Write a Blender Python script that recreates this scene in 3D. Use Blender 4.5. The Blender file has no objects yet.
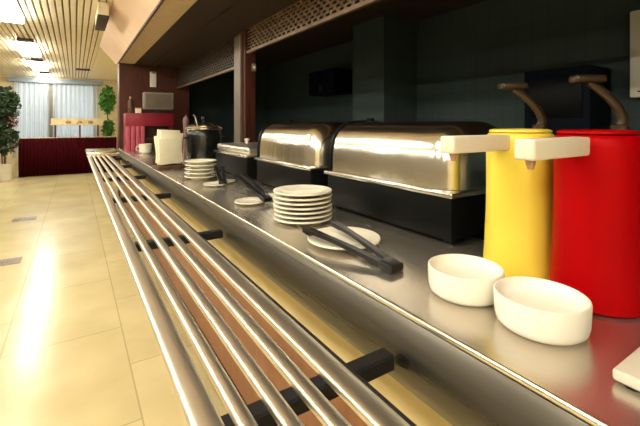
import bpy, bmesh, math, random
from mathutils import Vector, Matrix, Euler
random.seed(7)
PI = math.pi
S = bpy.context.scene
COL = S.collection

# ------------------------------------------------------------------ materials
def new_mat(name):
    m = bpy.data.materials.new(name)
    m.use_nodes = True
    nt = m.node_tree
    return m, nt, nt.nodes['Principled BSDF']

def mat(name, col, rough=0.5, metal=0.0, noise=0.0, nscale=8.0, bump=0.0, bscale=60.0, stretch=None,
        spec=0.5, coat=0.0, emit=None, estr=0.0, rnoise=0.0):
    m, nt, b = new_mat(name)
    b.inputs['Base Color'].default_value = (*col, 1)
    b.inputs['Roughness'].default_value = rough
    b.inputs['Metallic'].default_value = metal
    b.inputs['Specular IOR Level'].default_value = spec
    b.inputs['Coat Weight'].default_value = coat
    b.inputs['Coat Roughness'].default_value = 0.08
    if emit:
        b.inputs['Emission Color'].default_value = (*emit, 1)
        b.inputs['Emission Strength'].default_value = estr
    tc = nt.nodes.new('ShaderNodeTexCoord')
    mp = nt.nodes.new('ShaderNodeMapping')
    nt.links.new(tc.outputs['Object'], mp.inputs['Vector'])
    if stretch:
        mp.inputs['Scale'].default_value = stretch
    n = nt.nodes.new('ShaderNodeTexNoise')
    n.inputs['Scale'].default_value = nscale
    n.inputs['Detail'].default_value = 4
    nt.links.new(mp.outputs['Vector'], n.inputs['Vector'])
    r = nt.nodes.new('ShaderNodeValToRGB')
    lo = [max(0, c * (1 - noise)) for c in col]
    hi = [min(1, c * (1 + noise)) for c in col]
    r.color_ramp.elements[0].position = 0.3
    r.color_ramp.elements[1].position = 0.7
    r.color_ramp.elements[0].color = (*lo, 1)
    r.color_ramp.elements[1].color = (*hi, 1)
    nt.links.new(n.outputs['Fac'], r.inputs['Fac'])
    nt.links.new(r.outputs['Color'], b.inputs['Base Color'])
    if rnoise:
        mr = nt.nodes.new('ShaderNodeMapRange')
        mr.inputs['To Min'].default_value = max(0.02, rough - rnoise)
        mr.inputs['To Max'].default_value = rough + rnoise
        nt.links.new(n.outputs['Fac'], mr.inputs['Value'])
        nt.links.new(mr.outputs['Result'], b.inputs['Roughness'])
    if bump:
        n2 = nt.nodes.new('ShaderNodeTexNoise')
        n2.inputs['Scale'].default_value = bscale
        nt.links.new(mp.outputs['Vector'], n2.inputs['Vector'])
        bp = nt.nodes.new('ShaderNodeBump')
        bp.inputs['Strength'].default_value = bump
        bp.inputs['Distance'].default_value = 0.01
        nt.links.new(n2.outputs['Fac'], bp.inputs['Height'])
        nt.links.new(bp.outputs['Normal'], b.inputs['Normal'])
    return m

def brick_mat(name, c1, c2, cm, w, h, mortar, rough, rot=(0, 0, 0), offset=0.5, noise=0.35, spec=0.5, loc=(0, 0, 0), nscale=2.0):
    m, nt, b = new_mat(name)
    b.inputs['Roughness'].default_value = rough
    b.inputs['Specular IOR Level'].default_value = spec
    tc = nt.nodes.new('ShaderNodeTexCoord')
    mp = nt.nodes.new('ShaderNodeMapping')
    mp.inputs['Rotation'].default_value = rot
    mp.inputs['Location'].default_value = loc
    nt.links.new(tc.outputs['Object'], mp.inputs['Vector'])
    br = nt.nodes.new('ShaderNodeTexBrick')
    br.offset = offset
    br.inputs['Color1'].default_value = (*c1, 1)
    br.inputs['Color2'].default_value = (*c2, 1)
    br.inputs['Mortar'].default_value = (*cm, 1)
    br.inputs['Scale'].default_value = 1.0
    br.inputs['Brick Width'].default_value = w
    br.inputs['Row Height'].default_value = h
    br.inputs['Mortar Size'].default_value = mortar
    br.inputs['Mortar Smooth'].default_value = 0.2
    nt.links.new(mp.outputs['Vector'], br.inputs['Vector'])
    n = nt.nodes.new('ShaderNodeTexNoise')
    n.inputs['Scale'].default_value = nscale
    n.inputs['Detail'].default_value = 6
    nt.links.new(tc.outputs['Object'], n.inputs['Vector'])
    mx = nt.nodes.new('ShaderNodeMix')
    mx.data_type = 'RGBA'
    mx.blend_type = 'MULTIPLY'
    mx.inputs['Factor'].default_value = noise
    nt.links.new(br.outputs['Color'], mx.inputs['A'])
    rp = nt.nodes.new('ShaderNodeValToRGB')
    rp.color_ramp.elements[0].position = 0.3
    rp.color_ramp.elements[1].position = 0.65
    rp.color_ramp.elements[0].color = (0.6, 0.55, 0.42, 1)
    rp.color_ramp.elements[1].color = (1, 1, 1, 1)
    nt.links.new(n.outputs['Fac'], rp.inputs['Fac'])
    nt.links.new(rp.outputs['Color'], mx.inputs['B'])
    nt.links.new(mx.outputs['Result'], b.inputs['Base Color'])
    return m

WARM = (1.0, 0.97, 0.87)
M = {}
M['floor'] = brick_mat('cream_stone_tile', (0.70, 0.59, 0.315), (0.65, 0.545, 0.285), (0.48, 0.39, 0.20), 0.9, 0.6, 0.004, 0.22,
                       rot=(0, 0, PI / 2), loc=(0.036, -0.25, 0), noise=0.45, spec=0.38)
M['slat'] = mat('cream_ceiling_slat', (0.80, 0.70, 0.50), 0.5, noise=0.04)
M['slat_gap'] = mat('brown_ceiling_gap', (0.16, 0.10, 0.05), 0.8, noise=0.2)
M['plaster'] = mat('peach_plaster', (0.80, 0.58, 0.40), 0.55, noise=0.05, nscale=3)
M['cornice'] = mat('beige_cornice', (0.62, 0.46, 0.27), 0.5, noise=0.06)
M['trim_dark'] = mat('dark_brown_trim', (0.06, 0.03, 0.015), 0.5, noise=0.2)
M['soffit'] = mat('dark_wood_soffit', (0.030, 0.017, 0.009), 0.6, noise=0.3, stretch=(8, 0.6, 8))
M['redwood'] = mat('red_brown_wood', (0.075, 0.017, 0.006), 0.45, noise=0.35, nscale=6, stretch=(8, 8, 0.6))
M['dining_wall'] = mat('brown_dining_wall', (0.20, 0.17, 0.12), 0.6, noise=0.1)  # unseen wall, toned dark so the steel apron reflects grey
M['cream_wall'] = mat('cream_wall_paint', (0.80, 0.66, 0.40), 0.6, noise=0.05)
M['teal_tile'] = brick_mat('dark_teal_tile', (0.058, 0.085, 0.082), (0.054, 0.080, 0.077), (0.043, 0.064, 0.062), 0.15, 0.15, 0.004, 0.55,  # the kitchen's shade is put into these dark tile colours
                           rot=(PI / 2, 0, 0), offset=0.0, noise=0.2, spec=0.2)
M['teal_tile_side'] = brick_mat('dark_teal_tile_side', (0.058, 0.085, 0.082), (0.054, 0.080, 0.077), (0.043, 0.064, 0.062), 0.15, 0.15, 0.004, 0.55,
                           rot=(0, PI / 2, 0), offset=0.0, noise=0.2, spec=0.2)
M['kitchen_floor'] = mat('dark_kitchen_floor', (0.02, 0.02, 0.02), 0.6, noise=0.2, spec=0.2)  # floor colour darkened to carry the kitchen's shade
M['kitchen_ceiling'] = mat('brown_kitchen_ceiling', (0.05, 0.03, 0.017), 0.7, noise=0.2)
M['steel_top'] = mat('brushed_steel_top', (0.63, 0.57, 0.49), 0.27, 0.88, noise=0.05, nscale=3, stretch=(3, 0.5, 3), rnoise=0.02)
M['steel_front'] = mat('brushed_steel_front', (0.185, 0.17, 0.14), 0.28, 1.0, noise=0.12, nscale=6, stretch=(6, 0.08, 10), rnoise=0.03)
M['steel_edge'] = mat('polished_steel_edge', (0.85, 0.80, 0.68), 0.22, 1.0, noise=0.03)
M['rail'] = mat('satin_steel_rail', (0.70, 0.645, 0.53), 0.34, 0.95, noise=0.10, nscale=6, stretch=(6, 0.5, 6), rnoise=0.05)
M['polished'] = mat('polished_steel', (0.84, 0.81, 0.74), 0.19, 1.0, noise=0.06, nscale=4, bump=0.16, bscale=11)
M['front_wood'] = mat('reddish_brown_fascia', (0.27, 0.105, 0.045), 0.45, noise=0.18, nscale=5, stretch=(1, 4, 0.8))
M['front_tan'] = mat('tan_fascia', (0.62, 0.50, 0.25), 0.5, noise=0.06)
M['black_plastic'] = mat('black_plastic', (0.010, 0.010, 0.010), 0.4, noise=0.1, spec=0.3)
M['black_rubber'] = mat('black_rubber', (0.008, 0.008, 0.008), 0.6, noise=0.1, spec=0.25)
M['black_enamel'] = mat('black_enamel', (0.005, 0.0052, 0.005), 0.4, noise=0.1, spec=0.08)
M['kettle'] = mat('glossy_black_enamel', (0.01, 0.011, 0.01), 0.2, noise=0.1, spec=0.6)
M['china'] = mat('cream_china', (0.86, 0.81, 0.64), 0.22, noise=0.02, coat=0.3)
M['white_plastic'] = mat('white_plastic', (0.88, 0.85, 0.72), 0.35, noise=0.02)
M['spout'] = mat('ivory_plastic', (0.80, 0.74, 0.56), 0.4, noise=0.03)
M['yellow'] = mat('yellow_plastic', (0.90, 0.70, 0.075), 0.36, noise=0.03, coat=0.15)
M['red'] = mat('red_plastic', (0.37, 0.0006, 0.002), 0.4, noise=0.04, spec=0.06)
M['lever'] = mat('bronze_lever', (0.055, 0.038, 0.022), 0.3, 0.6, noise=0.1)
M['skirt'] = mat('dark_red_cloth', (0.042, 0.002, 0.004), 0.9, noise=0.15, spec=0.05)
M['cloth_top'] = mat('sand_table_cloth', (0.62, 0.45, 0.24), 0.7, noise=0.1)
M['pale_wood'] = mat('pale_cream_wood', (0.75, 0.63, 0.36), 0.5, noise=0.1)
M['dark_wood'] = mat('brown_wood', (0.10, 0.045, 0.02), 0.5, noise=0.25)
M['leaf_dark'] = mat('dark_green_leaf', (0.022, 0.050, 0.018), 0.5, noise=0.5, nscale=10)
M['leaf_green'] = mat('bright_green_leaf', (0.07, 0.24, 0.035), 0.5, noise=0.4, nscale=10)
M['stem'] = mat('brown_stem', (0.09, 0.05, 0.025), 0.8, noise=0.3)
M['pink_flower'] = mat('dusty_pink_flower', (0.20, 0.11, 0.10), 0.7, noise=0.3)
M['pot_white'] = mat('off_white_pot', (0.70, 0.65, 0.52), 0.5, noise=0.05)
M['soil'] = mat('dark_soil', (0.03, 0.02, 0.012), 0.9, noise=0.3)
M['pink'] = mat('pink_red_panel', (0.52, 0.085, 0.13), 0.45, noise=0.15)
M['crimson'] = mat('crimson_panel', (0.26, 0.010, 0.028), 0.4, noise=0.15)
M['grey_screen'] = mat('grey_plastic', (0.24, 0.225, 0.18), 0.5, noise=0.05)
M['grey_metal'] = mat('grey_guide', (0.20, 0.16, 0.12), 0.45, 0.4, noise=0.1)
M['shutter'] = mat('brown_shutter', (0.20, 0.13, 0.075), 0.45, 0.3, noise=0.2)
M['shutter_dark'] = mat('dark_brown_shutter', (0.055, 0.036, 0.022), 0.55, 0.2, noise=0.2)
M['napkin'] = mat('cream_paper', (0.88, 0.82, 0.60), 0.7, noise=0.04)
M['window_frame'] = mat('grey_window_frame', (0.15, 0.135, 0.11), 0.5, noise=0.05)
M['pelmet'] = mat('shadow_blue_pelmet', (0.30, 0.36, 0.44), 0.6, noise=0.05)  # bluish shadow at the curtain tops is put into this colour
M['vent'] = mat('dark_vent', (0.035, 0.025, 0.02), 0.6, noise=0.1)
M['lamp_frame'] = mat('cream_lamp_frame', (0.75, 0.68, 0.5), 0.4, noise=0.02)
M['tray_white'] = mat('off_white_plastic', (0.62, 0.58, 0.46), 0.35, noise=0.03)
M['tan_plastic'] = mat('tan_plastic', (0.45, 0.25, 0.13), 0.45, noise=0.08)
M['food'] = mat('brown_pastry', (0.33, 0.17, 0.06), 0.7, noise=0.3)
M['dark_appliance'] = mat('dark_blue_appliance', (0.005, 0.008, 0.013), 0.6, noise=0.1, spec=0.06)

def emit_mat(name, col, strength):
    m = bpy.data.materials.new(name)
    m.use_nodes = True
    nt = m.node_tree
    nt.nodes.clear()
    o = nt.nodes.new('ShaderNodeOutputMaterial')
    e = nt.nodes.new('ShaderNodeEmission')
    e.inputs['Color'].default_value = (*col, 1)
    e.inputs['Strength'].default_value = strength
    nt.links.new(e.outputs[0], o.inputs['Surface'])
    return m
M['lamp'] = emit_mat('lamp_diffuser_glow', WARM, 30.0)

def glass_mat():
    m, nt, b = new_mat('clear_glass')
    b.inputs['Base Color'].default_value = (0.95, 0.98, 0.97, 1)
    b.inputs['Roughness'].default_value = 0.02
    b.inputs['Transmission Weight'].default_value = 1.0
    b.inputs['IOR'].default_value = 1.1
    n = nt.nodes.new('ShaderNodeTexNoise')
    return m
M['glass'] = glass_mat()

def sheer_mat():
    m, nt, b = new_mat('sheer_white_curtain')
    nt.nodes.remove(b)
    o = [n for n in nt.nodes if n.type == 'OUTPUT_MATERIAL'][0]
    d = nt.nodes.new('ShaderNodeBsdfDiffuse'); d.inputs['Color'].default_value = (0.75, 0.78, 0.76, 1)
    t = nt.nodes.new('ShaderNodeBsdfTranslucent'); t.inputs['Color'].default_value = (0.85, 0.9, 0.92, 1)
    tr = nt.nodes.new('ShaderNodeBsdfTransparent'); tr.inputs['Color'].default_value = (0.95, 0.97, 1, 1)
    w = nt.nodes.new('ShaderNodeTexWave'); w.inputs['Scale'].default_value = 5; w.inputs['Distortion'].default_value = 2
    a = nt.nodes.new('ShaderNodeMixShader'); a.inputs[0].default_value = 0.6
    c = nt.nodes.new('ShaderNodeMixShader')
    mr = nt.nodes.new('ShaderNodeMapRange'); mr.inputs['To Min'].default_value = 0.2; mr.inputs['To Max'].default_value = 0.4
    nt.links.new(w.outputs['Fac'], mr.inputs['Value'])
    nt.links.new(mr.outputs['Result'], c.inputs[0])
    nt.links.new(d.outputs[0], a.inputs[1]); nt.links.new(t.outputs[0], a.inputs[2])
    nt.links.new(a.outputs[0], c.inputs[1]); nt.links.new(tr.outputs[0], c.inputs[2])
    nt.links.new(c.outputs[0], o.inputs['Surface'])
    return m
M['sheer'] = sheer_mat()

# ------------------------------------------------------------------ mesh helpers
class MB:
    def __init__(self):
        self.bm = bmesh.new()
    def box(self, x0, x1, y0, y1, z0, z1, bev=0.0, seg=2, mtx=None):
        r = bmesh.ops.create_cube(self.bm, size=1.0)
        vs = r['verts']
        c = Vector(((x0 + x1) / 2, (y0 + y1) / 2, (z0 + z1) / 2))
        s = Vector((abs(x1 - x0), abs(y1 - y0), abs(z1 - z0)))
        for v in vs:
            v.co = Vector((v.co.x * s.x, v.co.y * s.y, v.co.z * s.z)) + c
        if bev > 0:
            es = list({e for v in vs for e in v.link_edges})
            q = bmesh.ops.bevel(self.bm, geom=es, offset=bev, segments=seg, affect='EDGES', profile=0.5)
            vs = list({v for f in q['faces'] for v in f.verts} | {v for v in vs if v.is_valid})
        if mtx is not None:
            bmesh.ops.transform(self.bm, matrix=mtx, verts=vs)
        return self
    def lathe(self, prof, n=48, c=(0, 0, 0), sx=1.0, sy=1.0):
        rings = []
        for (r, z) in prof:
            if r < 1e-6:
                rings.append([self.bm.verts.new((c[0], c[1], c[2] + z))])
            else:
                rings.append([self.bm.verts.new((c[0] + sx * r * math.cos(2 * PI * i / n), c[1] + sy * r * math.sin(2 * PI * i / n), c[2] + z)) for i in range(n)])
        for a, b in zip(rings[:-1], rings[1:]):
            for i in range(n):
                j = (i + 1) % n
                if len(a) == 1 and len(b) == 1:
                    continue
                if len(a) == 1:
                    self.bm.faces.new((a[0], b[j], b[i]))
                elif len(b) == 1:
                    self.bm.faces.new((a[i], a[j], b[0]))
                else:
                    self.bm.faces.new((a[i], a[j], b[j], b[i]))
        return self
    def prism(self, pts, axis, a, b):
        """extrude a closed 2D outline along an axis ('x': pts are (y,z); 'y': pts are (x,z); 'z': pts are (x,y))"""
        def P(p, t):
            return {'x': (t, p[0], p[1]), 'y': (p[0], t, p[1]), 'z': (p[0], p[1], t)}[axis]
        A = [self.bm.verts.new(P(p, a)) for p in pts]
        B = [self.bm.verts.new(P(p, b)) for p in pts]
        n = len(pts)
        self.bm.faces.new(A)
        self.bm.faces.new(list(reversed(B)))
        for i in range(n):
            j = (i + 1) % n
            self.bm.faces.new((A[j], A[i], B[i], B[j]))
        return self
    def sweep(self, pts, w, h, up=Vector((0, 0, 1)), round_=False, n=10, taper=None):
        """sweep a rectangle / ellipse (width w, height h) along points"""
        P = [Vector(p) for p in pts]
        rings = []
        for i, p in enumerate(P):
            t = (P[min(i + 1, len(P) - 1)] - P[max(i - 1, 0)]).normalized()
            s = t.cross(up)
            if s.length < 1e-4:
                s = t.cross(Vector((1, 0, 0)))
            s.normalize()
            u = s.cross(t).normalized()
            k = 1.0 if taper is None else taper[i]
            if round_:
                ring = [self.bm.verts.new(p + s * (w / 2 * k * math.cos(2 * PI * q / n)) + u * (h / 2 * k * math.sin(2 * PI * q / n))) for q in range(n)]
            else:
                ring = [self.bm.verts.new(p + s * (a * w / 2 * k) + u * (b * h / 2)) for a, b in ((-1, -1), (1, -1), (1, 1), (-1, 1))]
            rings.append(ring)
        m = len(rings[0])
        for a, b in zip(rings[:-1], rings[1:]):
            for i in range(m):
                j = (i + 1) % m
                self.bm.faces.new((a[i], a[j], b[j], b[i]))
        self.bm.faces.new(list(reversed(rings[0])))
        self.bm.faces.new(rings[-1])
        return self
    def build(self, name, material, parent=None, smooth=True, angle=35):
        bmesh.ops.recalc_face_normals(self.bm, faces=self.bm.faces[:])
        if smooth:
            for f in self.bm.faces:
                f.smooth = True
            lim = math.radians(angle)
            for e in self.bm.edges:
                if len(e.link_faces) == 2 and e.calc_face_angle(0) > lim:
                    e.smooth = False
        me = bpy.data.meshes.new(name)
        self.bm.to_mesh(me)
        self.bm.free()
        me.materials.append(material)
        o = bpy.data.objects.new(name, me)
        COL.objects.link(o)
        if parent is not None:
            o.parent = parent
        return o

def tag(o, label, cat, group=None, kind=None):
    o['label'] = label
    o['category'] = cat
    if group:
        o['group'] = group
    if kind:
        o['kind'] = kind
    return o

def thing(name, label, cat, loc=(0, 0, 0), rz=0.0, group=None):
    o = bpy.data.objects.new(name, None)
    o.empty_display_size = 0.05
    COL.objects.link(o)
    o.location = loc
    o.rotation_euler = (0, 0, rz)
    return tag(o, label, cat, group)

def dup(root, loc=None, rz=None, label=None):
    c = root.copy()
    COL.objects.link(c)
    if loc is not None:
        c.location = loc
    if rz is not None:
        c.rotation_euler = (0, 0, rz)
    if label:
        c['label'] = label
    for ch in [o for o in S.objects if o.parent == root]:
        d = ch.copy()
        COL.objects.link(d)
        d.parent = c
        for g in [o for o in S.objects if o.parent == ch]:
            e = g.copy()
            COL.objects.link(e)
            e.parent = d
    return c

def struct(name, mb, material, label=None, cat=None, parent=None, smooth=False):
    o = mb.build(name, material, parent, smooth=smooth)
    if parent is None:
        o['kind'] = 'structure'
        if label:
            o['label'] = label
            o['category'] = cat
    return o

CEIL = 2.6
YF, YB = 13.0, -4.0        # far wall, wall behind the camera
XL = -5.0                  # wall on the dining side
XS = 1.62                 # side wall beyond the pillar
XK, YK = 3.66, 8.0         # kitchen walls

# ------------------------------------------------------------------ room shell
struct('floor', MB().box(XL, 1.62, YB, YF + 0.2, -0.1, 0.0), M['floor'], 'glossy cream stone tile floor of the dining hall', 'floor')
mb = MB()
x = 0.34
while x > XL:
    mb.box(x - 0.051, x, YB, YF, CEIL, CEIL + 0.02, 0.004, 1)
    x -= 0.066
ceil = struct('ceiling', mb, M['slat'], 'cream slatted ceiling of the dining hall', 'ceiling')
struct('ceiling_backing', MB().box(XL, 0.36, YB, YF, CEIL + 0.025, CEIL + 0.1), M['slat_gap'], parent=ceil)
PILY = 7.0                 # front of the pillar at the end of the hatch
SOF = 2.30                 # height of the soffit over the counter
struct('ceiling_far', MB().box(0.345, XS, PILY + 0.3, YF, CEIL, CEIL + 0.1), M['slat'])
struct('trim_1', MB().prism([(0.342, CEIL), (0.585, SOF + 0.012), (0.62, SOF + 0.02), (0.62, CEIL + 0.1), (0.342, CEIL + 0.1)], 'y', YB, PILY + 0.3), M['plaster'],
       'sloping peach plaster bulkhead beside the slatted ceiling', 'bulkhead')
struct('trim_2', MB().box(0.583, 0.603, YB, PILY, SOF - 0.014, SOF + 0.0115, 0.003), M['trim_dark'], 'thin dark moulding along the foot of the plaster bulkhead', 'moulding')
struct('trim_3', MB().box(0.6035, 0.83, YB, PILY, SOF, SOF + 0.1), M['cornice'], 'broad beige soffit band above the counter', 'soffit')
struct('trim_4', MB().box(0.83, 1.62, YB, PILY, SOF - 0.004, SOF + 0.1).box(1.10, 1.14, YB, PILY, SOF - 0.024, SOF - 0.004), M['soffit'],
       'dark wooden soffit above the roller shutters', 'soffit')
struct('wall_hatch_upper', MB().box(1.55, 1.62, YB, PILY, SOF + 0.1, CEIL), M['soffit'])
struct('wall_left', MB().box(XL - 0.1, XL, YB, YF, 0, CEIL + 0.1), M['dining_wall'])
struct('wall_back', MB().box(XL, XK + 0.1, YB - 0.1, YB, 0, CEIL + 0.1), M['cream_wall'])
struct('wall_side', MB().box(XS, XS + 0.1, PILY + 0.3, YF, 0, CEIL + 0.1), M['cream_wall'])
# far wall with two window openings
WX = (-1.36, -0.60, -0.52, 0.50)
WZ0, WZ1 = 0.85, 2.45
mb = MB()
mb.box(XL, WX[0], YF, YF + 0.2, 0, CEIL + 0.1)
mb.box(WX[0], WX[3], YF, YF + 0.2, 0, WZ0)
mb.box(WX[0], WX[3], YF, YF + 0.2, WZ1, CEIL + 0.1)
mb.box(WX[3], XS + 0.1, YF, YF + 0.2, 0, CEIL + 0.1)
struct('wall_far', mb, M['cream_wall'], 'cream far wall with the curtained windows', 'wall')
for i, (a, b) in enumerate(((WX[0], WX[1]), (WX[2], WX[3]))):
    mb = MB()
    t = 0.045
    mb.box(a, a + t, YF + 0.06, YF + 0.12, WZ0, WZ1).box(b - t, b, YF + 0.06, YF + 0.12, WZ0, WZ1)
    mb.box(a + t, b - t, YF + 0.06, YF + 0.12, WZ0, WZ0 + t).box(a + t, b - t, YF + 0.06, YF + 0.12, WZ1 - t, WZ1)
    w = struct('window_%d' % (i + 1), mb, M['window_frame'], ('narrow window behind the left sheer curtain', 'wide window behind the right sheer curtain')[i], 'window')
    struct('glass', MB().box(a + t, b - t, YF + 0.085, YF + 0.091, WZ0 + t, WZ1 - t), M['glass'], parent=w)
struct('trim_6', MB().box(WX[1], WX[2], YF - 0.03, YF + 0.2, WZ0, WZ1), M['window_frame'], 'grey upright between the two windows', 'mullion')
# wooden pillar at the far end of the counter
struct('wall_pillar', MB().box(0.607, 1.72, PILY, PILY + 0.3, 0, CEIL), M['redwood'], 'red brown wooden pillar wall at the far end of the hatch', 'pillar')
# kitchen shell
struct('wall_kitchen_right', MB().box(XK, XK + 0.1, YB, YK, 0, CEIL + 0.1), M['teal_tile_side'], 'dark teal tiled kitchen wall behind the sauce dispensers', 'wall')
struct('wall_kitchen_far', MB().box(1.62, XK + 0.1, YK, YK + 0.1, 0, CEIL + 0.1), M['teal_tile'], 'dark teal tiled far wall of the kitchen', 'wall')
struct('wall_kitchen_column', MB().box(3.10, XK, 3.4, 4.0, 0, CEIL), M['teal_tile'], 'dark teal tiled column standing out from the kitchen wall', 'column')
struct('floor_kitchen', MB().box(1.62, XK, YB, YK, -0.1, 0.0), M['kitchen_floor'])
struct('ceiling_kitchen', MB().box(1.62, XK, YB, YK, CEIL, CEIL + 0.1), M['kitchen_ceiling'], 'brown ceiling of the dark kitchen', 'ceiling')
# wooden post between the two shutters
p = struct('trim_5', MB().box(1.50, 1.62, 3.78, 4.02, 0.902, 2.295, 0.004, 1), M['redwood'], 'red brown wooden post between the two roller shutters', 'post')
struct('guide_rail', MB().box(1.468, 1.499, 3.84, 4.02, 0.905, 2.25, 0.004, 1), M['grey_metal'], parent=p)

# ------------------------------------------------------------------ ceiling lamps and vents
lamp_names = {5.3: 'bright ceiling lamp panel cut by the top left corner',
              8.05: 'bright ceiling lamp panel second in the row towards the windows',
              10.2: 'bright ceiling lamp panel third in the row towards the windows',
              12.4: 'bright ceiling lamp panel closest to the curtained windows'}
proto = None
for y in (-3.3, -1.15, 1.0, 3.15, 5.3, 8.05, 10.2, 12.4):
    lab = lamp_names.get(y, 'bright ceiling lamp panel outside the picture, towards the room behind')
    if proto is None:
        t = thing('ceiling_lamp', lab, 'ceiling lamp', (-0.66, y, CEIL - 0.08), 0, 'ceiling lamps in a row above the floor')
        MB().box(-0.15, 0.15, -0.58, 0.58, 0.055, 0.08, 0.003, 1).build('frame', M['lamp_frame'], t)
        MB().box(-0.135, 0.135, -0.56, 0.56, 0.0, 0.0545, 0.012, 2).build('diffuser', M['lamp'], t, smooth=False)
        proto = t
    else:
        t = dup(proto, (-0.66, y, CEIL - 0.08), label=lab)
for y in (-3.3, -1.15, 1.0, 3.15, 5.3, 8.05):      # second row of lamps over the dining side, out of view
    t = dup(proto, (-2.9, y, CEIL - 0.08), label='bright ceiling lamp panel outside the picture, over the dining side')
vl = ('small dark ceiling vent in front of the second lamp panel', 'small dark ceiling vent in front of the third lamp panel',
      'small dark ceiling vent in front of the lamp closest to the windows')
for y, l in zip((7.33, 9.5, 11.7), vl):
    t = thing('ceiling_vent', l, 'vent', (-0.64, y, CEIL - 0.04), 0, 'small dark vents between the lamps')
    fr = MB()
    fr.box(-0.10, 0.10, -0.07, -0.055, 0, 0.04).box(-0.10, 0.10, 0.055, 0.07, 0, 0.04).box(-0.10, -0.085, -0.055, 0.055, 0, 0.04).box(0.085, 0.10, -0.055, 0.055, 0, 0.04)
    fr.build('frame', M['vent'], t, smooth=False)
    g = MB().box(-0.085, 0.085, -0.055, 0.055, 0.02, 0.03)
    for k in range(5):
        g.box(-0.085, 0.085, -0.05 + k * 0.022, -0.04 + k * 0.022, 0.004, 0.02)
    g.build('louvre', M['vent'], t, smooth=False)
# hanging sign-like box near the slat edge and a slot further on
t = thing('hanging_ceiling_box', 'grey box hanging from the slatted ceiling beside the plaster strip', 'ceiling box', (0.255, 5.0, CEIL - 0.16))
MB().box(-0.05, 0.05, -0.35, 0.35, 0.02, 0.16, 0.006).build('body', M['slat'], t)
MB().box(-0.055, 0.055, -0.36, 0.36, 0.0, 0.02, 0.004).build('base_plate', M['vent'], t)
t = thing('ceiling_slot', 'dark flat air slot in the ceiling near the green plant', 'vent', (0.16, 10.6, CEIL - 0.025))
MB().box(-0.14, 0.14, -0.10, 0.10, 0.0, 0.02, 0.003).build('frame', M['vent'], t)
MB().box(-0.12, 0.12, -0.02, 0.02, -0.006, 0.0).build('blade', M['trim_dark'], t)

# ------------------------------------------------------------------ counter
CT = 0.90
XE, XB = 0.59, 1.62
Y0, Y1 = -0.9, 6.98
cn = thing('serving_counter', 'long stainless steel serving counter with a tan and brown front', 'counter', (0, 0, 0))
mb = MB().box(XE + 0.004, XB, Y0, Y1, CT - 0.04, CT, 0.003, 1)
mb.build('worktop', M['steel_top'], cn)
MB().sweep([(XE + 0.003, Y0, CT - 0.004), (XE + 0.003, Y1, CT - 0.004)], 0.012, 0.014, round_=True, n=12).build('edge_bead', M['steel_edge'], cn)
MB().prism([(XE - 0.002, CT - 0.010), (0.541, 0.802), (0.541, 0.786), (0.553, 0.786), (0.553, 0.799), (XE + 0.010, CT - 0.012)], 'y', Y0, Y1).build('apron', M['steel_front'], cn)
MB().box(0.62, 0.66, Y0, Y1, 0.65, CT - 0.041).build('upper_front_panel', M['front_tan'], cn, smooth=False)
MB().box(0.62, 0.66, Y0, Y1, 0.10, 0.649).build('lower_front_panel', M['front_wood'], cn, smooth=False)
MB().box(0.66, 0.70, Y0, Y1, 0.0, 0.10).build('plinth', M['black_rubber'], cn, smooth=False)
MB().box(0.66, XB, Y1 - 0.04, Y1, 0.10, CT - 0.04).build('end_panel', M['front_wood'], cn, smooth=False)
MB().box(1.58, XB, Y0, Y1 - 0.04, 0.0, CT - 0.04).build('back_panel', M['front_wood'], cn, smooth=False)

# tray rail
tr = thing('tray_rail', 'tray slide of five steel rails along the counter front', 'tray rail', (0, 0, 0))
RY0, RY1 = -0.7, 6.1
ZT, ZB = 0.862, 0.843
def rail_profile(x0, x1):
    c, w, n = (x0 + x1) / 2, (x1 - x0) / 2, 14
    top = [(c + w * math.cos(PI * i / n), ZB + 0.008 + (ZT - ZB - 0.008) * math.sin(PI * i / n) ** 0.45) for i in range(n + 1)]
    return [(x0 + 0.004, ZB), (x1 - 0.004, ZB)] + top
for (a, b) in ((0.141, 0.186), (0.200, 0.227), (0.255, 0.284), (0.312, 0.342), (0.369, 0.415)):
    MB().prism(rail_profile(a, b), 'y', RY0, RY1).build('rail', M['rail'], tr, angle=50)
MB().box(0.4152, 0.4235, RY0, RY1, ZB + 0.002, ZB + 0.014, 0.002, 1).build('black_strip', M['black_rubber'], tr)  # thin black strip along the counter side of the last rail
for k in range(7):
    y = 0.57 + 1.045 * k - 1.045
    if y > RY1 - 0.1 or y < RY0:
        continue
    MB().box(0.188, 0.535, y - 0.018, y + 0.018, 0.810, ZB - 0.0005, 0.004, 1).build('bracket', M['black_rubber'], tr)
MB().box(0.135, 0.535, RY1 + 0.002, RY1 + 0.87, 0.845, 0.912, 0.012, 2).build('end_shelf', M['steel_edge'], tr)

# ------------------------------------------------------------------ roller shutters
def shutter(name, label, y0, y1, z0, z1, mtl, rod):
    t = thing(name, label, 'roller shutter', (1.53, (y0 + y1) / 2, z0))
    L = (y1 - y0) / 2
    H = z1 - z0
    c = MB()
    nr = max(3, int(round(H / 0.036)))
    for i in range(nr + 1):
        z = 0.03 + i * (H - 0.03) / nr
        c.box(-0.006, 0.006, -L, L, z - 0.006, z + 0.006)
    nlink = int((y1 - y0) / 0.085)
    for i in range(nr):
        za = 0.03 + i * (H - 0.03) / nr
        zb = 0.03 + (i + 1) * (H - 0.03) / nr
        for k in range(nlink):
            yy = -L + (k + (0.25 if i % 2 else 0.75)) * 0.085
            c.box(-0.004, 0.004, yy - 0.018, yy + 0.018, za + 0.006, zb - 0.006)
    c.build('grille', mtl, t, smooth=False)
    MB().box(-0.018, 0.018, -L, L, 0, 0.03, 0.004, 1).build('bottom_bar', rod, t)
    return t
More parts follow.
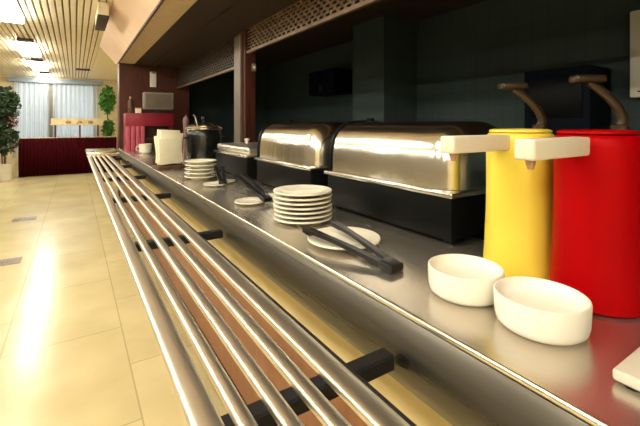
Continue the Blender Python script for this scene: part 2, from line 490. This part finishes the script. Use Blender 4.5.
shutter('roller_shutter', 'half raised brown lattice roller shutter above the chafing dishes', -0.9, 3.775, 2.04, 2.294, M['shutter'], M['shutter'])
shutter('roller_shutter', 'lowered dark brown roller shutter above the soup kettle', 4.025, 6.99, 1.92, 2.294, M['shutter_dark'], M['shutter'])

# ------------------------------------------------------------------ sauce dispensers
def dispenser(name, label, loc, body_m, lid_m, rz=0.0):
    t = thing(name, label, 'sauce dispenser', loc, rz, 'pump sauce dispensers')
    H = 0.375
    prof = [(0.0, 0.0), (0.084, 0.0), (0.0915, 0.006), (0.0908, 0.03), (0.0875, 0.09), (0.0845, 0.16), (0.0832, 0.23), (0.0835, 0.30), (0.084, 0.35), (0.083, 0.366), (0.078, 0.374), (0.070, 0.376), (0.0, 0.376)]
    MB().lathe(prof, 64).build('body', body_m, t, angle=50)
    lid = MB().lathe([(0.0, 0.377), (0.074, 0.377), (0.077, 0.379), (0.076, 0.383), (0.068, 0.386), (0.03, 0.387), (0.0, 0.388)], 48).build('lid', lid_m, t)
    MB().lathe([(0.0, 0.3865), (0.018, 0.3865), (0.018, 0.396), (0.015, 0.399), (0.0, 0.399)], 24, c=(0.048, -0.028, 0)).build('collar', M['lever'], lid)
    sp = MB().box(-0.300, -0.066, -0.020, 0.020, 0.332, 0.372, 0.006, 3).build('spout', M['spout'], t)
    MB().lathe([(0.0, 0.333), (0.010, 0.333), (0.009, 0.326), (0.005, 0.314), (0.0, 0.314)], 20, c=(-0.276, 0, 0)).build('nozzle', M['tan_plastic'], sp)
    pts = [(0.052, -0.030, 0.392), (0.056, -0.032, 0.412), (0.046, -0.026, 0.436), (0.030, -0.014, 0.460), (0.010, 0.002, 0.484), (-0.006, 0.012, 0.497)]
    lv = MB().sweep(pts, 0.024, 0.014, up=Vector((0.5, 0.86, 0)), round_=True, n=12, taper=[1.15, 1.05, 1, 0.95, 0.95, 0.95]).build('lever', M['lever'], t, angle=60)
    gm = Matrix.Translation((-0.012, 0.012, 0.502)) @ Matrix.Rotation(math.radians(149), 4, 'Z')
    MB().box(-0.036, 0.036, -0.016, 0.016, -0.009, 0.009, 0.006, 3, mtx=gm).build('grip', M['lever'], lv)
    return t
dispenser('sauce_dispenser', 'yellow pump sauce dispenser with an ivory spout', (1.012, 0.572, CT + 0.0005), M['yellow'], M['yellow'])
dispenser('sauce_dispenser', 'red pump sauce dispenser with an ivory spout', (0.996, 0.386, CT + 0.0005), M['red'], M['red'])

# ------------------------------------------------------------------ white bowls below the spouts
def bowl(label, loc):
    prof = [(0.0, 0.0), (0.066, 0.0), (0.073, 0.002), (0.080, 0.008), (0.083, 0.020), (0.0842, 0.040), (0.0848, 0.060), (0.0838, 0.0635), (0.081, 0.0645), (0.0785, 0.0625),
            (0.0755, 0.054), (0.072, 0.046), (0.062, 0.040), (0.045, 0.037), (0.0, 0.036)]
    o = MB().lathe(prof, 64).build('drip_bowl', M['white_plastic'], None, angle=50)
    o.location = loc
    return tag(o, label, 'bowl', 'white bowls under the dispenser spouts')
bowl('round white bowl standing in front of the yellow sauce dispenser', (0.776, 0.570, CT + 0.0005))
bowl('round white bowl standing in front of the red sauce dispenser', (0.776, 0.397, CT + 0.0005))

# drip tray in the lower right corner
t = thing('slotted_tray', 'off white slotted tray cut by the lower right corner', 'tray', (0.698, 0.25, CT + 0.0002))
MB().box(0, 0.36, -0.42, 0, 0.004, 0.022, 0.005, 3).build('body', M['tray_white'], t)
for i in range(4):
    for k in range(6):
        MB().box(0.035 + i * 0.080, 0.080 + i * 0.080, -0.055 - k * 0.060, -0.040 - k * 0.060, 0.0221, 0.0228).build('slot', M['black_rubber'], t, smooth=False)
for fx, fy in ((0.02, -0.02), (0.34, -0.02), (0.02, -0.40), (0.34, -0.40)):
    MB().lathe([(0, 0.0005), (0.01, 0.0005), (0.01, 0.004), (0, 0.004)], 12, c=(fx, fy, 0)).build('foot', M['black_rubber'], t)

# ------------------------------------------------------------------ plates
def plate_mesh(R=0.122, deep=0.020):
    k = R / 0.122
    prof = [(0.0, 0.003), (0.062 * k, 0.003), (0.064 * k, 0.0), (0.070 * k, 0.0), (0.074 * k, 0.003), (0.094 * k, deep * 0.62), (0.116 * k, deep - 0.0075), (0.121 * k, deep - 0.0065), (0.122 * k, deep - 0.003), (0.1205 * k, deep),
            (0.112 * k, deep - 0.0015), (0.092 * k, deep * 0.62 + 0.005), (0.073 * k, 0.0085), (0.05 * k, 0.0075), (0.0, 0.0075)]
    return MB().lathe(prof, 56)
order = ('lowest', 'second from the bottom', 'third from the bottom', 'middle', 'third from the top', 'second from the top', 'topmost')
first = None
PX, PY = 0.800, 1.372
for i, w in enumerate(order):
    lab = 'cream china plate, %s of the tall stack before the chafing dishes' % w
    if first is None:
        o = plate_mesh(0.123, 0.020).build('dinner_plate', M['china'], None, angle=60)
        first = o
    else:
        o = first.copy()
        COL.objects.link(o)
    o.location = (PX + random.uniform(-.003, .003), PY + random.uniform(-.003, .003), CT + 0.0005 + i * 0.0178)
    o.rotation_euler = (0, 0, i * 1.1)
    tag(o, lab, 'plate', 'cream plates in the tall stack')
o = plate_mesh(0.124, 0.019).build('dinner_plate', M['china'], None, angle=60)
o.location = (0.766, 1.040, CT + 0.0005)
tag(o, 'single cream plate lying under the open black tongs', 'plate')

def tongs(name, label, loc, rz, L=0.36, tilt=0.0, spread=0.055):
    """open V of two bars joined at a hinge block; hinge at origin, arms along +Y"""
    t = thing(name, label, 'tongs', loc, rz)
    t.rotation_euler = (tilt, 0, rz)
    for s in (-1, 1):
        pts = []
        for q in range(9):
            f = q / 8
            pts.append((s * (0.012 + spread * f ** 0.9), 0.015 + (L - 0.015) * f, 0.004 * math.sin(f * PI)))
        a = MB().sweep(pts, 0.022, 0.012, taper=[0.95, 1, 1, 1.0, 0.85, 0.8, 0.95, 1.2, 1.1]).build('arm', M['black_plastic'], t)
        g = MB()
        for q in range(4):
            g.box(s * (0.011 + spread) - 0.013, s * (0.011 + spread) + 0.013, L - 0.045 + q * 0.012, L - 0.039 + q * 0.012, -0.010, -0.006)
        g.build('grip_teeth', M['black_plastic'], a, smooth=False)
    MB().box(-0.026, 0.026, -0.022, 0.03, -0.012, 0.012, 0.007, 3).build('hinge', M['black_plastic'], t)
    return t
tongs('serving_tongs', 'open black tongs lying across the single cream plate', (0.727, 0.765, CT + 0.0135), math.radians(2.0), 0.345, math.radians(5.6), 0.050)

# saucers with ladle and tongs further on
def saucer(label, loc, R=0.075, name='saucer'):
    o = plate_mesh(R, 0.016).build(name, M['china'], None, angle=60)
    o.location = loc
    return tag(o, label, 'saucer', 'small saucers on the counter')
saucer('small cream saucer holding black tongs, left of the tall plate stack', (0.742, 1.80, CT + 0.0005), 0.078)
saucer('small cream saucer half hidden behind the tall plate stack', (0.880, 1.86, CT + 0.0005), 0.062)
saucer('small cream saucer near the low plate stack and black kettle', (0.865, 2.52, CT + 0.0005), 0.06)
saucer('flat cream saucer in front of the low plate stack', (0.765, 2.44, CT + 0.0005), 0.075)
tongs('serving_tongs', 'black tongs standing tilted on the small saucer by the tall stack', (0.80, 1.74, CT + 0.030), math.radians(10), 0.27, math.radians(20), 0.012)
tongs('serving_tongs', 'short black tongs lying against the low stack of plates', (0.80, 2.40, CT + 0.030), math.radians(-12), 0.22, math.radians(18), 0.012)

order = ('lowest', 'second', 'third', 'fourth', 'topmost')
first = None
for i, w in enumerate(order):
    lab = 'cream deep plate, %s of the low stack before the black kettle' % (w if i in (0, 4) else w + ' from the bottom')
    if first is None:
        o = plate_mesh(0.112, 0.030).build('deep_plate', M['china'], None, angle=60)
        first = o
    else:
        o = first.copy()
        COL.objects.link(o)
    o.location = (0.765 + random.uniform(-.003, .003), 2.78, CT + 0.0005 + i * 0.027)
    tag(o, lab, 'plate', 'cream plates in the low stack')

# ------------------------------------------------------------------ chafing dishes
def chafing(label, y0, y1):
    W = 0.44
    L = y1 - y0
    t = thing('chafing_dish', label, 'chafing dish', (1.02, y0, CT + 0.0005), 0, 'roll top chafing dishes on the counter')
    MB().box(0.0, W, 0.0, L, 0.014, 0.158, 0.012, 2).build('base', M['black_enamel'], t)
    for fx, fy in ((0.04, 0.04), (W - 0.04, 0.04), (0.04, L - 0.04), (W - 0.04, L - 0.04)):
        MB().lathe([(0, 0.0), (0.018, 0.0), (0.02, 0.014), (0, 0.014)], 16, c=(fx, fy, 0)).build('foot', M['black_rubber'], t)
    MB().box(-0.012, W + 0.012, -0.012, L + 0.012, 0.159, 0.176, 0.005, 2).build('pan_rim', M['polished'], t)
    cx, cz, R = W / 2, 0.178, 0.212
    n = 40
    sq = lambda v: math.copysign(abs(v) ** 0.62, v)
    arc = [(sq(math.cos(PI * i / n)), 1.10 * sq(math.sin(PI * i / n))) for i in range(n + 1)]
    cv = MB()
    rr = 0.095
    rings = []
    for q in range(9):
        f = PI / 2 * q / 8
        rings.append((R - rr + rr * math.sin(f), 0.004 + rr - rr * math.cos(f)))
    rings.append((R, L - 0.03))
    vr = [[cv.bm.verts.new((cx - r_ * arc[i][0], y_, cz + r_ * arc[i][1])) for i in range(n + 1)] for (r_, y_) in rings]
    for A_, B_ in zip(vr[:-1], vr[1:]):
        for i in range(n):
            cv.bm.faces.new((A_[i], A_[i + 1], B_[i + 1], B_[i]))
        cv.bm.faces.new((A_[n], A_[0], B_[0], B_[n]))
    cv.bm.faces.new(vr[0])
    cv.bm.faces.new(list(reversed(vr[-1])))
    cover = cv.build('roll_cover', M['polished'], t, angle=30)
    # dark bands at both ends
    for ya, yb in ((L - 0.029, L - 0.008), (0.0, 0.011)):
        o_ = [(cx - (R + 0.006) * arc[i][0], cz + (R + 0.006) * arc[i][1]) for i in range(n + 1)]
        i_ = [(cx - (R - 0.012) * arc[i][0], cz + (R - 0.012) * arc[i][1]) for i in range(n + 1)]
        if ya > 0.1:
            MB().prism(o_ + list(reversed(i_)), 'y', ya, yb).build('end_band', M['black_enamel'], t, angle=30)
    for yy in (L - 0.06,):
        MB().lathe([(0, 0), (0.02, 0), (0.02, 0.016), (0, 0.016)], 16, c=(cx, yy, cz + R * 1.10 + 0.001)).build('hinge_knob', M['black_enamel'], t)
    return t
chafing('roll top chafing dish of polished steel beside the yellow dispenser', 0.80, 1.52)
chafing('roll top chafing dish of polished steel farther along, near the wooden post', 1.67, 2.37)
# low third warmer
t = thing('food_warmer', 'low steel food warmer with a flat lid beyond the chafing dishes', 'food warmer', (1.02, 2.54, CT + 0.0005))
MB().box(0, 0.44, 0, 0.72, 0.012, 0.158, 0.012, 2).build('base', M['black_enamel'], t)
for fx, fy in ((0.04, 0.04), (0.40, 0.04), (0.04, 0.68), (0.40, 0.68)):
    MB().lathe([(0, 0.0), (0.018, 0.0), (0.02, 0.012), (0, 0.012)], 16, c=(fx, fy, 0)).build('foot', M['black_rubber'], t)
MB().box(-0.012, 0.452, -0.012, 0.732, 0.159, 0.178, 0.005, 2).build('pan_rim', M['polished'], t)
MB().box(0.01, 0.43, 0.01, 0.71, 0.179, 0.235, 0.022, 3).build('lid', M['rail'], t)
for yy in (0.18, 0.54):
    MB().lathe([(0, 0.236), (0.012, 0.236), (0.012, 0.252), (0.022, 0.258), (0.022, 0.274), (0, 0.278)], 18, c=(0.22, yy, 0)).build('knob', M['white_plastic'], t)

# ------------------------------------------------------------------ soup kettle
t = thing('soup_kettle', 'round black soup kettle with a steel rim beside the low plate stack', 'soup kettle', (1.06, 3.74, CT + 0.0005))
t.scale = (1, 1, 1.2)
MB().lathe([(0, 0.0), (0.14, 0.0), (0.15, 0.012), (0.158, 0.03), (0.165, 0.12), (0.165, 0.24), (0.158, 0.275), (0.15, 0.285), (0, 0.285)], 48).build('body', M['kettle'], t, angle=50)
MB().lathe([(0, 0.286), (0.168, 0.286), (0.174, 0.292), (0.174, 0.302), (0.168, 0.308), (0.0, 0.308)], 48).build('rim', M['polished'], t)
MB().lathe([(0, 0.309), (0.15, 0.309), (0.15, 0.318), (0.11, 0.338), (0.05, 0.348), (0, 0.350)], 48).build('lid', M['polished'], t, angle=50)
MB().lathe([(0, 0.351), (0.012, 0.351), (0.012, 0.366), (0.024, 0.372), (0.022, 0.388), (0, 0.392)], 20).build('lid_knob', M['black_plastic'], t)
for s in (-1, 1):
    MB().sweep([(s * 0.166, -0.04, 0.22), (s * 0.195, -0.035, 0.225), (s * 0.20, 0, 0.226), (s * 0.195, 0.035, 0.225), (s * 0.166, 0.04, 0.22)], 0.014, 0.014, round_=True).build('handle', M['black_plastic'], t)
MB().sweep([(-0.04, 0.09, 0.315), (-0.07, 0.02, 0.37), (-0.10, -0.05, 0.40), (-0.12, -0.09, 0.40)], 0.018, 0.008, round_=True).build('ladle_handle', M['polished'], t)
# tall pinkish mill between napkins and kettle
t = thing('pepper_mill', 'tall pinkish brown mill between the napkins and the black kettle', 'mill', (0.965, 4.06, CT + 0.0005))
MB().lathe([(0, 0), (0.036, 0), (0.038, 0.01), (0.028, 0.12), (0.022, 0.26), (0.024, 0.36), (0.030, 0.40), (0, 0.40)], 24).build('body', M['pink_flower'], t)
MB().lathe([(0, 0.401), (0.026, 0.401), (0.033, 0.43), (0.024, 0.465), (0.008, 0.475), (0.010, 0.49), (0, 0.495)], 20).build('head', M['pink_flower'], t)

# ------------------------------------------------------------------ napkin holder
t = thing('napkin_holder', 'brown napkin holder with a bunch of cream paper napkins', 'napkin holder', (0.71, 3.60, CT + 0.0005), math.radians(8))
MB().box(-0.12, 0.12, -0.09, 0.09, 0.0, 0.035, 0.005).box(-0.12, 0.12, 0.075, 0.09, 0.035, 0.10, 0.003).build('holder', M['dark_wood'], t)
for k, (a, h) in enumerate(((-4, 0.24), (5, 0.29), (-7, 0.27), (3, 0.31), (9, 0.28))):
    mt = Matrix.Translation((-0.01 * (k % 2), -0.06 + k * 0.028, 0.036)) @ Matrix.Rotation(math.radians(a), 4, 'Y')
    MB().box(-0.10, 0.10, -0.010, 0.010, 0.012, h, 0.004, 2, mtx=mt).build('napkin_stack', M['napkin'], t)
# small white cup beside the red cabinet
t = thing('cup', 'small white cup in front of the red cabinet', 'cup', (0.80, 5.60, CT + 0.0005))
MB().lathe([(0, 0), (0.05, 0), (0.075, 0.02), (0.085, 0.13), (0.08, 0.13), (0.07, 0.025), (0, 0.012)], 28).build('body', M['china'], t)
MB().sweep([(-0.082, 0, 0.10), (-0.11, 0, 0.095), (-0.115, 0, 0.065), (-0.10, 0, 0.04), (-0.08, 0, 0.04)], 0.012, 0.012, up=Vector((0, 1, 0)), round_=True).build('handle', M['china'], t)

# ------------------------------------------------------------------ red cabinet with screen
t = thing('red_cabinet', 'red table top cabinet with pink front columns at the counter end', 'cabinet', (0.955, 6.25, CT + 0.0005))
MB().box(-0.33, 0.33, -0.06, 0.28, 0.37, 0.56, 0.008).build('top', M['crimson'], t)
for k in range(4):
    MB().box(-0.33 + k * 0.065, -0.275 + k * 0.065, -0.06, 0.0, 0.0, 0.369, 0.006).build('column', M['pink'], t)
MB().box(-0.33, -0.06, 0.002, 0.26, 0.0, 0.369).build('side_panel', M['crimson'], t, smooth=False)
MB().box(0.30, 0.33, 0.0, 0.26, 0.0, 0.369).build('side_panel', M['crimson'], t, smooth=False)
MB().box(-0.06, 0.30, 0.22, 0.26, 0.0, 0.369).build('back_panel', M['dark_wood'], t, smooth=False)
MB().box(-0.06, 0.30, -0.02, 0.219, 0.16, 0.18).build('shelf', M['dark_wood'], t, smooth=False)
t = thing('till_screen', 'grey screen standing on the red cabinet', 'screen', (1.09, 6.32, CT + 0.56))
MB().box(-0.10, 0.10, -0.06, 0.06, 0.0, 0.015, 0.004).box(-0.03, 0.03, -0.012, 0.012, 0.015, 0.08).build('stand', M['vent'], t)
MB().box(-0.225, 0.225, -0.035, 0.035, 0.06, 0.33, 0.025, 3).build('casing', M['grey_screen'], t)
MB().box(-0.19, 0.19, -0.038, -0.0352, 0.09, 0.30, 0.001, 1).build('panel', M['grey_metal'], t)
t = thing('sauce_bottle', 'small brown bottle on the left end of the red cabinet', 'bottle', (0.70, 6.33, CT + 0.5605))
MB().lathe([(0, 0), (0.035, 0), (0.037, 0.005), (0.037, 0.15), (0.02, 0.20), (0.014, 0.22), (0, 0.22)], 20).build('body', M['dark_wood'], t)
MB().lathe([(0, 0.221), (0.017, 0.221), (0.017, 0.25), (0, 0.25)], 16).build('cap', M['tan_plastic'], t)
t = thing('small_carton', 'small cream carton beside the grey screen', 'carton', (0.80, 6.30, CT + 0.5605))
MB().box(-0.04, 0.04, -0.03, 0.03, 0, 0.07, 0.003).build('body', M['napkin'], t)
MB().box(-0.041, 0.041, -0.031, 0.031, 0.071, 0.085, 0.002).build('lid', M['tan_plastic'], t)
# white plate on pillar
t = thing('wall_notice', 'narrow white notice on the red brown wooden pillar', 'notice', (1.12, PILY, 1.93))
MB().box(-0.05, 0.05, -0.018, 0.0, 0, 0.26, 0.003).build('board', M['white_plastic'], t)
MB().box(-0.03, 0.03, -0.030, -0.018, 0.23, 0.25, 0.002).build('clip', M['grey_metal'], t)

# ------------------------------------------------------------------ kitchen furnishings (dark)
t = thing('wall_cabinet', 'dark wall cabinet on the kitchen side wall', 'wall cabinet', (XK - 0.32, 4.75, 1.78))
MB().box(0, 0.32, 0, 0.75, 0, 0.38, 0.004).build('body', M['dark_appliance'], t)
for k in range(2):
    d = MB().box(-0.018, -0.001, 0.005 + 0.375 * k, 0.37 + 0.375 * k, 0.005, 0.375, 0.003).build('door', M['dark_appliance'], t)
    MB().box(-0.03, -0.019, 0.33 - 0.0 * k + 0.06 * k, 0.345 + 0.06 * k, 0.04, 0.14).build('handle', M['grey_metal'], d)
t = thing('kitchen_worktop', 'dark kitchen work bench along the tiled wall', 'work bench', (2.95, -1.0, 0))
MB().box(0.0, 0.705, 0, 4.3, 0.86, 0.90, 0.004).build('top', M['dark_appliance'], t)
MB().box(0.03, 0.705, 0.02, 4.28, 0.0, 0.859).build('cabinet', M['dark_appliance'], t, smooth=False)
t = thing('coffee_machine', 'dark box shaped machine on the kitchen bench behind the red dispenser', 'machine', (3.25, 1.30, 0.9005))
MB().box(0, 0.38, 0, 0.50, 0.0, 0.85, 0.012).build('body', M['dark_appliance'], t)
MB().box(-0.012, 0.0, 0.05, 0.45, 0.45, 0.75, 0.003).build('front_panel', M['black_enamel'], t)
t = thing('towel_dispenser', 'cream wall dispenser cut by the right picture edge', 'wall dispenser', (XK + 0.001, 1.16, 1.50))
MB().box(-0.10, 0.0, -0.35, 0.0, 0.0, 0.66, 0.012).build('casing', M['white_plastic'], t)
MB().box(-0.104, -0.10, -0.30, -0.05, 0.04, 0.05, 0.001, 1).build('slot', M['black_rubber'], t)
t = thing('light_switch', 'small grey switch box on the side of the wooden post', 'switch', (1.595, 3.779, 1.86))
MB().box(-0.022, 0.022, -0.02, 0, 0, 0.08, 0.004).build('box', M['grey_screen'], t)
MB().box(-0.010, 0.010, -0.025, -0.02, 0.025, 0.055, 0.002).build('rocker', M['white_plastic'], t)

# ------------------------------------------------------------------ far buffet table
TY0, TY1, TX0, TX1, TZ = 11.7, 12.28, -1.12, 0.95, 0.95
t = thing('buffet_table', 'far buffet table with a dark red pleated skirt', 'table', (0, 0, 0))
MB().box(TX0, TX1, TY0, TY1, TZ - 0.03, TZ, 0.006).build('tabletop', M['cloth_top'], t)
mb = MB()
n = 150
front = []
for i in range(n + 1):
    xx = TX0 + (TX1 - TX0) * i / n
    front.append((xx, TY0 - 0.02 - 0.018 * math.sin(i * 2 * PI / 5.0)))
left = []
m_ = 60
for i in range(m_):
    yy = TY1 - (TY1 - TY0) * i / m_
    left.append((TX0 - 0.02 - 0.018 * math.sin(i * 2 * PI / 5.0), yy))
line = left + front
va = [mb.bm.verts.new((p[0], p[1], 0.01)) for p in line]
vb = [mb.bm.verts.new((p[0] * 1.0, p[1], TZ - 0.005)) for p in line]
for i in range(len(line) - 1):
    mb.bm.faces.new((va[i], va[i + 1], vb[i + 1], vb[i]))
sk = mb.build('skirt', M['skirt'], t, angle=80)
sm = sk.modifiers.new('Solidify', 'SOLIDIFY')
sm.thickness = 0.004
for lx, ly in ((TX0 + 0.06, TY0 + 0.06), (TX1 - 0.06, TY0 + 0.06), (TX0 + 0.06, TY1 - 0.06), (TX1 - 0.06, TY1 - 0.06)):
    MB().box(lx - 0.025, lx + 0.025, ly - 0.025, ly + 0.025, 0, TZ - 0.031).build('leg', M['dark_wood'], t)
t = thing('display_shelf', 'cream display shelf on dark posts on the far buffet table', 'shelf', (0.05, 12.08, TZ))
MB().box(-0.58, 0.60, -0.16, 0.16, 0.32, 0.36, 0.006).build('board', M['pale_wood'], t)
for px in (-0.48, 0.06, 0.48):
    MB().box(px - 0.02, px + 0.02, -0.02, 0.02, 0.0, 0.319, 0.003).build('post', M['dark_wood'], t)
MB().box(-0.58, 0.60, 0.14, 0.15, 0.361, 0.50).build('back_board', M['pale_wood'], t)
for k, px in enumerate((-0.20, 0.05, 0.30)):
    o = MB().lathe([(0, 0), (0.05, 0), (0.065, 0.02), (0.06, 0.05), (0.03, 0.075), (0, 0.08)], 20).build('bread_loaf', M['food'], None)
    o.location = (0.05 + px, 12.06, TZ + 0.361)
    tag(o, ('round brown loaf at the left on the far cream shelf', 'round brown loaf in the middle on the far cream shelf', 'round brown loaf at the right on the far cream shelf')[k], 'bread', 'loaves on the far shelf')

# curtains
def curtain(label, x0, x1, y, z0, z1):
    mb = MB()
    n = int((x1 - x0) / 0.012)
    va, vb = [], []
    for i in range(n + 1):
        xx = x0 + (x1 - x0) * i / n
        yy = y + 0.022 * math.sin(xx * 2 * PI / 0.11 + 0.6 * math.sin(xx * 7))
        va.append(mb.bm.verts.new((xx, yy, z0)))
        vb.append(mb.bm.verts.new((xx, yy, z1)))
    for i in range(n):
        mb.bm.faces.new((va[i], va[i + 1], vb[i + 1], vb[i]))
    o = mb.build('sheer_curtain', M['sheer'], None, angle=180)
    return tag(o, label, 'curtain', 'sheer curtains at the far windows')
curtain('white sheer curtain over the narrow left window', -1.40, -0.60, YF - 0.08, 0.40, 2.42)
curtain('white sheer curtain over the wide right window', -0.52, 0.60, YF - 0.08, 0.40, 2.42)
t = thing('curtain_pelmet', 'pelmet strip coloured as the bluish shadow at the top of the sheer curtains', 'pelmet', (0, YF, 2.43))
MB().box(-1.50, 0.70, -0.14, -0.001, 0.0, 0.13, 0.006).build('board', M['pelmet'], t)
MB().box(-1.45, 0.66, -0.09, -0.07, -0.012, -0.001).build('track', M['grey_metal'], t)

for l, (px, py) in (('grey metal floor cover at the left edge of the picture', (-0.56, 4.6)), ('small grey metal floor cover farther along the tiled floor', (-0.58, 6.55))):
    t = thing('floor_cover', l, 'floor cover', (px, py, 0.0005), 0, 'metal covers in the tiled floor')
    MB().box(-0.13, 0.13, -0.10, 0.10, 0.0, 0.004, 0.001, 1).build('plate', M['grey_metal'], t)
    MB().lathe([(0, 0.0041), (0.03, 0.0041), (0.03, 0.0055), (0, 0.0055)], 20).build('ring_pull', M['steel_edge'], t)

# ------------------------------------------------------------------ plants
def leaf_cloud(mb, c, rx, ry, rz, n, size):
    for _ in range(n):
        while True:
            p = Vector((random.uniform(-1, 1), random.uniform(-1, 1), random.uniform(-1, 1)))
            if p.length < 1:
                break
        p = Vector((c[0] + p.x * rx, c[1] + p.y * ry, c[2] + p.z * rz))
        e = Euler((random.uniform(-1, 1) * 1.2, random.uniform(-1, 1) * 1.2, random.uniform(0, 2 * PI))).to_matrix()
        s = size * random.uniform(0.7, 1.3)
        pts = [(-0.5, 0, 0), (-0.2, 0.22, 0.04), (0.2, 0.2, 0.05), (0.5, 0, -0.04), (0.2, -0.2, 0.05), (-0.2, -0.22, 0.04)]
        vs = [mb.bm.verts.new(p + e @ (Vector(q) * s)) for q in pts]
        mb.bm.faces.new((vs[0], vs[1], vs[2], vs[3]))
        mb.bm.faces.new((vs[0], vs[3], vs[4], vs[5]))

t = thing('potted_plant', 'tall dark leafy plant in a white pot at the left edge', 'plant', (-1.37, 11.22, 0))
MB().lathe([(0, 0.0), (0.14, 0.0), (0.15, 0.01), (0.18, 0.38), (0.19, 0.40), (0.165, 0.40), (0.16, 0.34), (0, 0.34)], 32).build('pot', M['pot_white'], t)
MB().lathe([(0, 0.341), (0.155, 0.341), (0.0, 0.36)], 24).build('soil', M['soil'], t)
st = MB()
for k in range(5):
    a = k * 1.26
    st.sweep([(0.03 * math.cos(a), 0.03 * math.sin(a), 0.35), (0.06 * math.cos(a), 0.06 * math.sin(a), 1.0), (0.16 * math.cos(a), 0.16 * math.sin(a), 1.85)], 0.02, 0.02, round_=True, n=6)
st.build('stem', M['stem'], t)
lf = MB()
leaf_cloud(lf, (0, 0, 1.75), 0.31, 0.31, 0.42, 440, 0.14)
leaf_cloud(lf, (-0.02, 0, 1.0), 0.30, 0.30, 0.42, 340, 0.14)
leaf_cloud(lf, (-0.12, 0, 1.35), 0.25, 0.25, 0.3, 160, 0.14)
lf.build('foliage', M['leaf_dark'], t, smooth=False)
fl = MB()
leaf_cloud(fl, (0.14, -0.06, 1.36), 0.14, 0.16, 0.16, 70, 0.09)
leaf_cloud(fl, (0.16, -0.08, 0.78), 0.10, 0.10, 0.12, 30, 0.08)
fl.build('blossom', M['pink_flower'], t, smooth=False)

t = thing('potted_plant', 'bright green leafy plant beside the right curtain', 'plant', (0.79, 12.62, 0))
MB().lathe([(0, 0.0), (0.11, 0.0), (0.14, 0.30), (0.15, 0.32), (0.13, 0.32), (0.12, 0.27), (0, 0.27)], 28).build('pot', M['pot_white'], t)
MB().lathe([(0, 0.271), (0.118, 0.271), (0.0, 0.285)], 24).build('soil', M['soil'], t)
MB().sweep([(0, 0, 0.275), (0.02, 0.01, 1.0), (0.0, 0.0, 1.7), (0, 0, 2.25)], 0.03, 0.03, round_=True, n=8).build('stem', M['stem'], t)
lf = MB()
leaf_cloud(lf, (0.0, -0.02, 2.0), 0.20, 0.20, 0.42, 420, 0.12)
leaf_cloud(lf, (0.02, -0.02, 1.15), 0.17, 0.18, 0.30, 260, 0.11)
lf.build('foliage', M['leaf_green'], t, smooth=False)

# ------------------------------------------------------------------ daylight outside, camera
w = bpy.data.worlds.new('outside_daylight')
S.world = w
w.use_nodes = True
bg = w.node_tree.nodes['Background']
bg.inputs['Color'].default_value = (0.88, 0.95, 0.97, 1)
bg.inputs['Strength'].default_value = 0.9

cam = bpy.data.cameras.new('camera')
co = bpy.data.objects.new('camera', cam)
COL.objects.link(co)
co.location = (0, 0, 1.30)
co.rotation_euler = (PI / 2, 0, -math.atan2(245, 380))
cam.sensor_width = 36
cam.lens = 380 / 640 * 36
cam.shift_y = -89 / 640
cam.clip_start = 0.02
S.camera = co
vs = S.view_settings
vs.view_transform = 'Standard'
vs.look = 'None'
vs.exposure = 0.15
vs.gamma = 1
S.cycles.use_denoising = True
S.cycles.max_bounces = 8
S.cycles.sample_clamp_indirect = 6
